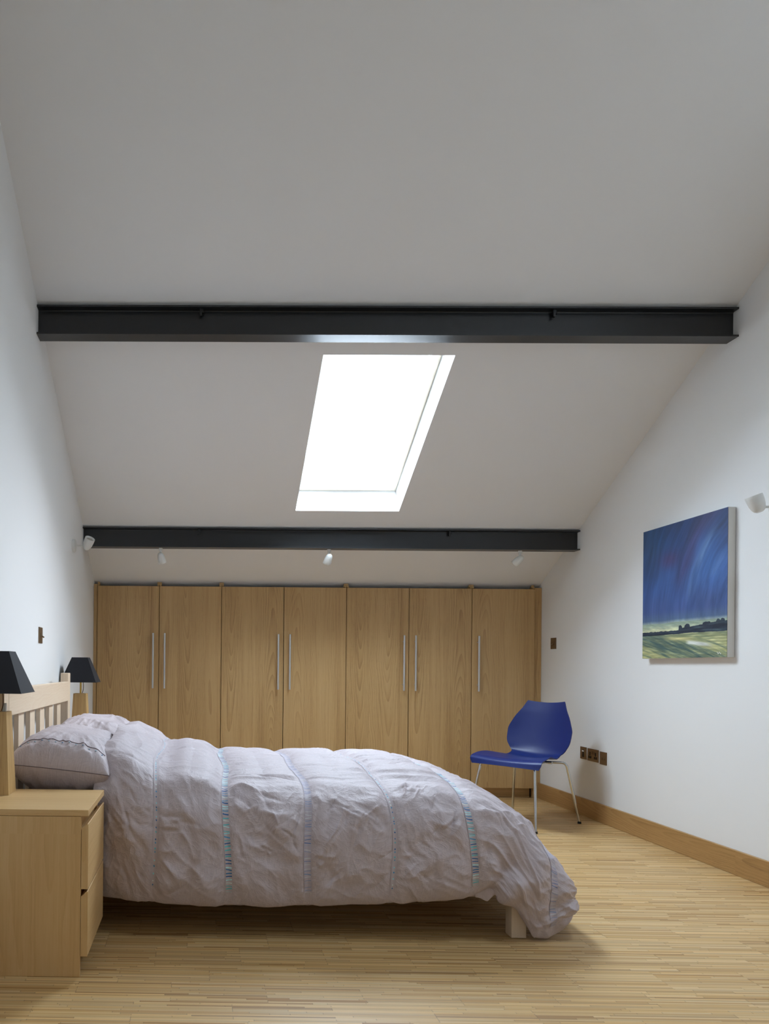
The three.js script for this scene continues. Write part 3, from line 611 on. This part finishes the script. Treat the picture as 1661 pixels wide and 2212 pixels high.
// ---------------------------------------------------------------- spotlights
function spot(name, label, group, rosePos, outDir, arm, headPos, aim, len, rad, roseR) {
  const o = thing(name, label, 'spotlight', rosePos, 0, group);
  const out = new THREE.Vector3(...outDir), q = new THREE.Quaternion().setFromUnitVectors(new THREE.Vector3(0, 1, 0), out);
  const rose = new THREE.LatheGeometry([[0.0001, 0.022], [roseR * 0.86, 0.022], [roseR * 0.97, 0.018], [roseR, 0.01], [roseR, 0]].map((p) => new THREE.Vector2(...p)), 32); rose.applyQuaternion(q);
  part('rose', rose, M.whiteMetal, o, 'round white ceiling rose');
  const hp = new THREE.Vector3(...headPos), a = new THREE.Vector3(...aim).normalize();
  const end = hp.clone();
  part('arm', [bar(out.clone().multiplyScalar(0.018).toArray(), end.toArray(), 0.0065), new THREE.SphereGeometry(0.009, 12, 8).translate(...end.toArray())], arm, o);
  // bullet head about the aim axis, hung at its side near the rounded end
  const L = len, R = rad, prof = [[0.0001, 0], [R * 0.35, L * 0.02], [R * 0.62, L * 0.10], [R * 0.8, L * 0.24], [R * 0.92, L * 0.45], [R * 0.98, L * 0.68], [R, L * 0.80], [R * 0.985, L * 0.805], [R * 0.985, L * 0.82], [R, L * 0.825], [R, L], [R * 0.86, L], [R * 0.82, L * 0.93], [R * 0.3, L * 0.80]];
  const g = new THREE.LatheGeometry(prof.map((p) => new THREE.Vector2(...p)), 36); const qa = new THREE.Quaternion().setFromUnitVectors(new THREE.Vector3(0, 1, 0), a);
  const h = part('head', g, M.whiteMetal, o); h.quaternion.copy(qa);
  const off = hp.clone().sub(a.clone().multiplyScalar(L * 0.35)); h.position.copy(off);
  h.userData.label = 'white bullet-shaped lamp head';
  part('lens', new THREE.LatheGeometry([[0.0001, L * 0.9], [R * 0.45, L * 0.905], [R * 0.70, L * 0.895], [R * 0.72, L * 0.87]].map((p) => new THREE.Vector2(...p)), 28), M.lens, h);
  return o;
}
spot('wall_spotlight', 'white wall spotlight on the left wall beside the lower beam, turned up', 'wall spotlights', [0, 1.829, -4.945], [1, 0, 0], M.whiteMetal, [0.098, 0, 0.0], [0.42, 0.80, 0.50], 0.088, 0.034, 0.043);
spot('wall_spotlight', 'white wall spotlight next to the painting, turned up', 'wall spotlights', [RW, 1.809, -3.535], [-1, 0, 0], M.whiteMetal, [-0.098, 0, 0], [-0.36, 0.93, -0.05], 0.085, 0.036, 0.043);
for (const [x, aim, lab] of [[0.566, [0.22, -0.8, -0.55], 'white spotlight under the lower beam above the first two wardrobes'], [1.793, [-0.25, -0.8, -0.55], 'white spotlight under the middle of the lower beam'], [3.177, [-0.5, -0.65, -0.55], 'white spotlight under the lower beam above the blue chair']])
  spot('beam_spotlight', lab, 'spotlights under the beam', [x, 1.890, -5.406], [0, -1, 0], M.steel, [0, -0.058, 0], aim, 0.08, 0.029, 0.014);

// ---------------------------------------------------------------- painting
{
  const d0 = 3.813, d1 = 4.535, y0 = 1.1, y1 = 1.87;
  const o = thing('painting', 'unframed canvas painting of a stormy blue sky over fields', 'painting', [RW, y0, -(d0 + d1) / 2]);
  const L = d1 - d0, h = y1 - y0;
  part('stretched_canvas', bx(-0.0395, -0.002, 0, h, -L / 2, L / 2, 0.0025), M.canvasEdge, o, 'white primed canvas edge');
  const g = new THREE.BoxGeometry(L - 0.003, h - 0.003, 0.002); g.rotateY(-Math.PI / 2); g.translate(-0.0405, h / 2, 0);
  const p = g.attributes.position, uv = g.attributes.uv; for (let i = 0; i < p.count; i++) uv.setXY(i, p.getZ(i) / L + 0.5, p.getY(i) / h);
  part('painted_face', g, M.painting, o, 'stormy blue sky with trees and pale fields');
}

// ---------------------------------------------------------------- switches and sockets
function plate(name, label, wall, d, y, wd, ht, fill) {
  const s = wall === 'left' ? 1 : -1, o = thing(name, label, name.includes('socket') ? 'socket' : name.includes('switch') ? 'switch' : 'wall plate', [wall === 'left' ? 0 : RW, y, -d]);
  const B = (x0, x1, y0, y1, z0, z1, m, nm, b = 0.001) => part(nm, bx(s * x0, s * x1, y0, y1, z0, z1, b), m, o);
  B(0, 0.005, -ht / 2, ht / 2, -wd / 2, wd / 2, M.bronze, 'face_plate', 0.0015);
  fill(B, o, s); return o;
}
plate('light_switch', 'brushed metal toggle switch above the headboard', 'left', 3.963, 1.187, 0.086, 0.086, (B, o, s) => { B(0.005, 0.007, -0.013, 0.013, -0.011, 0.011, M.bronze, 'collar'); part('toggle', bar([s * 0.005, 0, 0], [s * 0.022, -0.012, 0], 0.004), M.bronze, o); });
plate('light_switch', 'brown metal toggle switch beside the wardrobe', 'right', 5.748, 1.232, 0.086, 0.086, (B, o, s) => { B(0.005, 0.007, -0.013, 0.013, -0.011, 0.011, M.bronze, 'collar'); part('toggle', bar([s * 0.005, 0, 0], [s * 0.022, -0.012, 0], 0.004), M.bronze, o); });
plate('fused_outlet', 'brown metal wall plate with a black slot and white neon, beside the double socket', 'right', 5.288, 0.441, 0.084, 0.086, (B) => { B(0.005, 0.0065, -0.028, 0.024, -0.012, 0.012, M.black, 'slot'); B(0.0065, 0.008, 0.010, 0.019, -0.012, 0.012, M.white, 'neon'); });
plate('double_socket', 'brown metal double power socket, middle of the three plates', 'right', 5.160, 0.439, 0.142, 0.086, (B) => {
  for (const z of [-0.036, 0.036]) { B(0.005, 0.0066, -0.004, 0.02, z - 0.005, z + 0.005, M.black, 'earth_hole', 0); B(0.005, 0.0066, -0.024, -0.008, z - 0.017, z - 0.003, M.black, 'pin_hole', 0); B(0.005, 0.0066, -0.024, -0.008, z + 0.003, z + 0.017, M.black, 'pin_hole', 0); }
  for (const z of [-0.011, 0.011]) B(0.005, 0.008, 0.006, 0.027, z - 0.006, z + 0.006, M.bronze, 'rocker');
});
plate('aerial_socket', 'plain brown metal plate with two round outlets, third of the three plates', 'right', 5.030, 0.434, 0.084, 0.086, (B, o, s) => { for (const z of [-0.014, 0.014]) part('outlet', bar([s * 0.004, -0.004, z], [s * 0.009, -0.004, z], 0.008), M.bronze, o); });

// ---------------------------------------------------------------- blue shell chair
{
  const o = thing('shell_chair', 'dark blue moulded plastic shell chair on slim steel legs', 'chair', [3.05, 0, -5.02], -53.4 * Math.PI / 180);
  // centre line from the seat's front lip over the seat and up the back: [t, z, y, half width]
  const Z = table([[0, 0.262], [0.06, 0.248], [0.15, 0.20], [0.3, 0.09], [0.42, -0.03], [0.50, -0.115], [0.56, -0.168], [0.61, -0.198], [0.68, -0.222], [0.8, -0.25], [0.9, -0.272], [1, -0.292]]);
  const Y = table([[0, 0.398], [0.06, 0.428], [0.15, 0.445], [0.3, 0.444], [0.42, 0.434], [0.50, 0.430], [0.56, 0.447], [0.61, 0.488], [0.68, 0.555], [0.8, 0.655], [0.9, 0.735], [1, 0.80]]);
  const Wd = table([[0, 0.235], [0.06, 0.250], [0.2, 0.246], [0.34, 0.220], [0.46, 0.180], [0.53, 0.172], [0.60, 0.200], [0.68, 0.224], [0.74, 0.226], [0.82, 0.205], [0.92, 0.162], [1, 0.130]]);
  const at = (t, s, o2) => {
    const back = smooth(0.5, 0.66, t), w = Wd(t), c = s * s;
    let y = Y(t), z = Z(t);
    y += (1 - back) * (smooth(0.06, 0.3, t) * 0.022 * c * smooth(0.6, 0.3, t) - 0.006 * c * smooth(0.12, 0, t)) + 0.012 * c * smooth(0.93, 1, t);
    z += back * 0.055 * c * smooth(1.15, 0.75, t) + (1 - back) * 0.0 - 0.02 * c * smooth(0.12, 0, t);
    y += 0.02 * c * smooth(0.46, 0.54, t) * smooth(0.66, 0.56, t);
    o2[0] = s * w; o2[1] = y; o2[2] = z; o2[3] = s * w; o2[4] = t;
  };
  const NT = 120, NS = 44, top = grid(NS, NT, (u, v, q) => at(v, u * 2 - 1, q));
  const p = top.attributes.position, n = top.attributes.normal, th = 0.0055, bot = top.clone(), bp = bot.attributes.position;
  const sgn = n.getY(Math.floor(NT * 0.3) * (NS + 1) + NS / 2) > 0 ? 1 : -1;
  for (let i = 0; i < p.count; i++) bp.setXYZ(i, p.getX(i) - sgn * n.getX(i) * th, p.getY(i) - sgn * n.getY(i) * th, p.getZ(i) - sgn * n.getZ(i) * th);
  { const a = bot.index.array; for (let i = 0; i < a.length; i += 3) { const t = a[i]; a[i] = a[i + 1]; a[i + 1] = t; } bot.computeVertexNormals(); }
  const edge = []; const W1 = NS + 1;
  for (let i = 0; i < NS; i++) edge.push([i, i + 1]); for (let j = 0; j < NT; j++) edge.push([j * W1 + NS, (j + 1) * W1 + NS]); for (let i = NS; i > 0; i--) edge.push([NT * W1 + i, NT * W1 + i - 1]); for (let j = NT; j > 0; j--) edge.push([j * W1, (j - 1) * W1]);
  const rp = [], ri = []; edge.forEach(([a, b], k) => { for (const [src, i] of [[p, a], [p, b], [bp, a], [bp, b]]) rp.push(src.getX(i), src.getY(i), src.getZ(i)); ri.push(k * 4, k * 4 + 2, k * 4 + 1, k * 4 + 1, k * 4 + 2, k * 4 + 3); });
  const rim = new THREE.BufferGeometry(); rim.setAttribute('position', new THREE.Float32BufferAttribute(rp, 3)); rim.setAttribute('uv', new THREE.Float32BufferAttribute(new Array(rp.length / 3 * 2).fill(0), 2)); rim.setIndex(ri); rim.computeVertexNormals();
  M.blue.side = THREE.DoubleSide;
  part('seat_shell', mergeGeometries([top, bot, rim]), M.blue, o, 'glossy dark blue shell, seat and back in one');
  part('under_frame', [bx(-0.12, 0.12, 0.405, 0.411, -0.10, 0.10, 0.002), bar([-0.14, 0.408, 0.10], [0.14, 0.408, 0.10], 0.0085), bar([-0.14, 0.408, -0.10], [0.14, 0.408, -0.10], 0.0085)], M.chrome, o);
  for (const sx of [-1, 1]) for (const sz of [-1, 1]) {
    const fx = sx * 0.238, fz = sz * 0.272, kx = sx * (sz > 0 ? 0.19 : 0.185), kz = sz * (sz > 0 ? 0.205 : 0.20);
    const pts = [[sx * 0.05, 0.405, sz * 0.10], [kx * 0.72, 0.405, kz * 0.86], [kx * 0.93, 0.402, kz * 0.98], [kx, 0.385, kz * 1.01], [lerp(kx, fx, 0.12), 0.345, lerp(kz * 1.01, fz, 0.12)], [lerp(kx, fx, 0.55), 0.18, lerp(kz * 1.01, fz, 0.55)], [fx, 0.01, fz]];
    const l = part('leg', tube(pts, 0.0085, 60, 12), M.chrome, o);
    part('foot_cap', new THREE.CylinderGeometry(0.011, 0.012, 0.014, 14).translate(fx, 0.0075, fz), M.black, l);
  }
}
shadows(scene);
renderer.render(scene, camera);
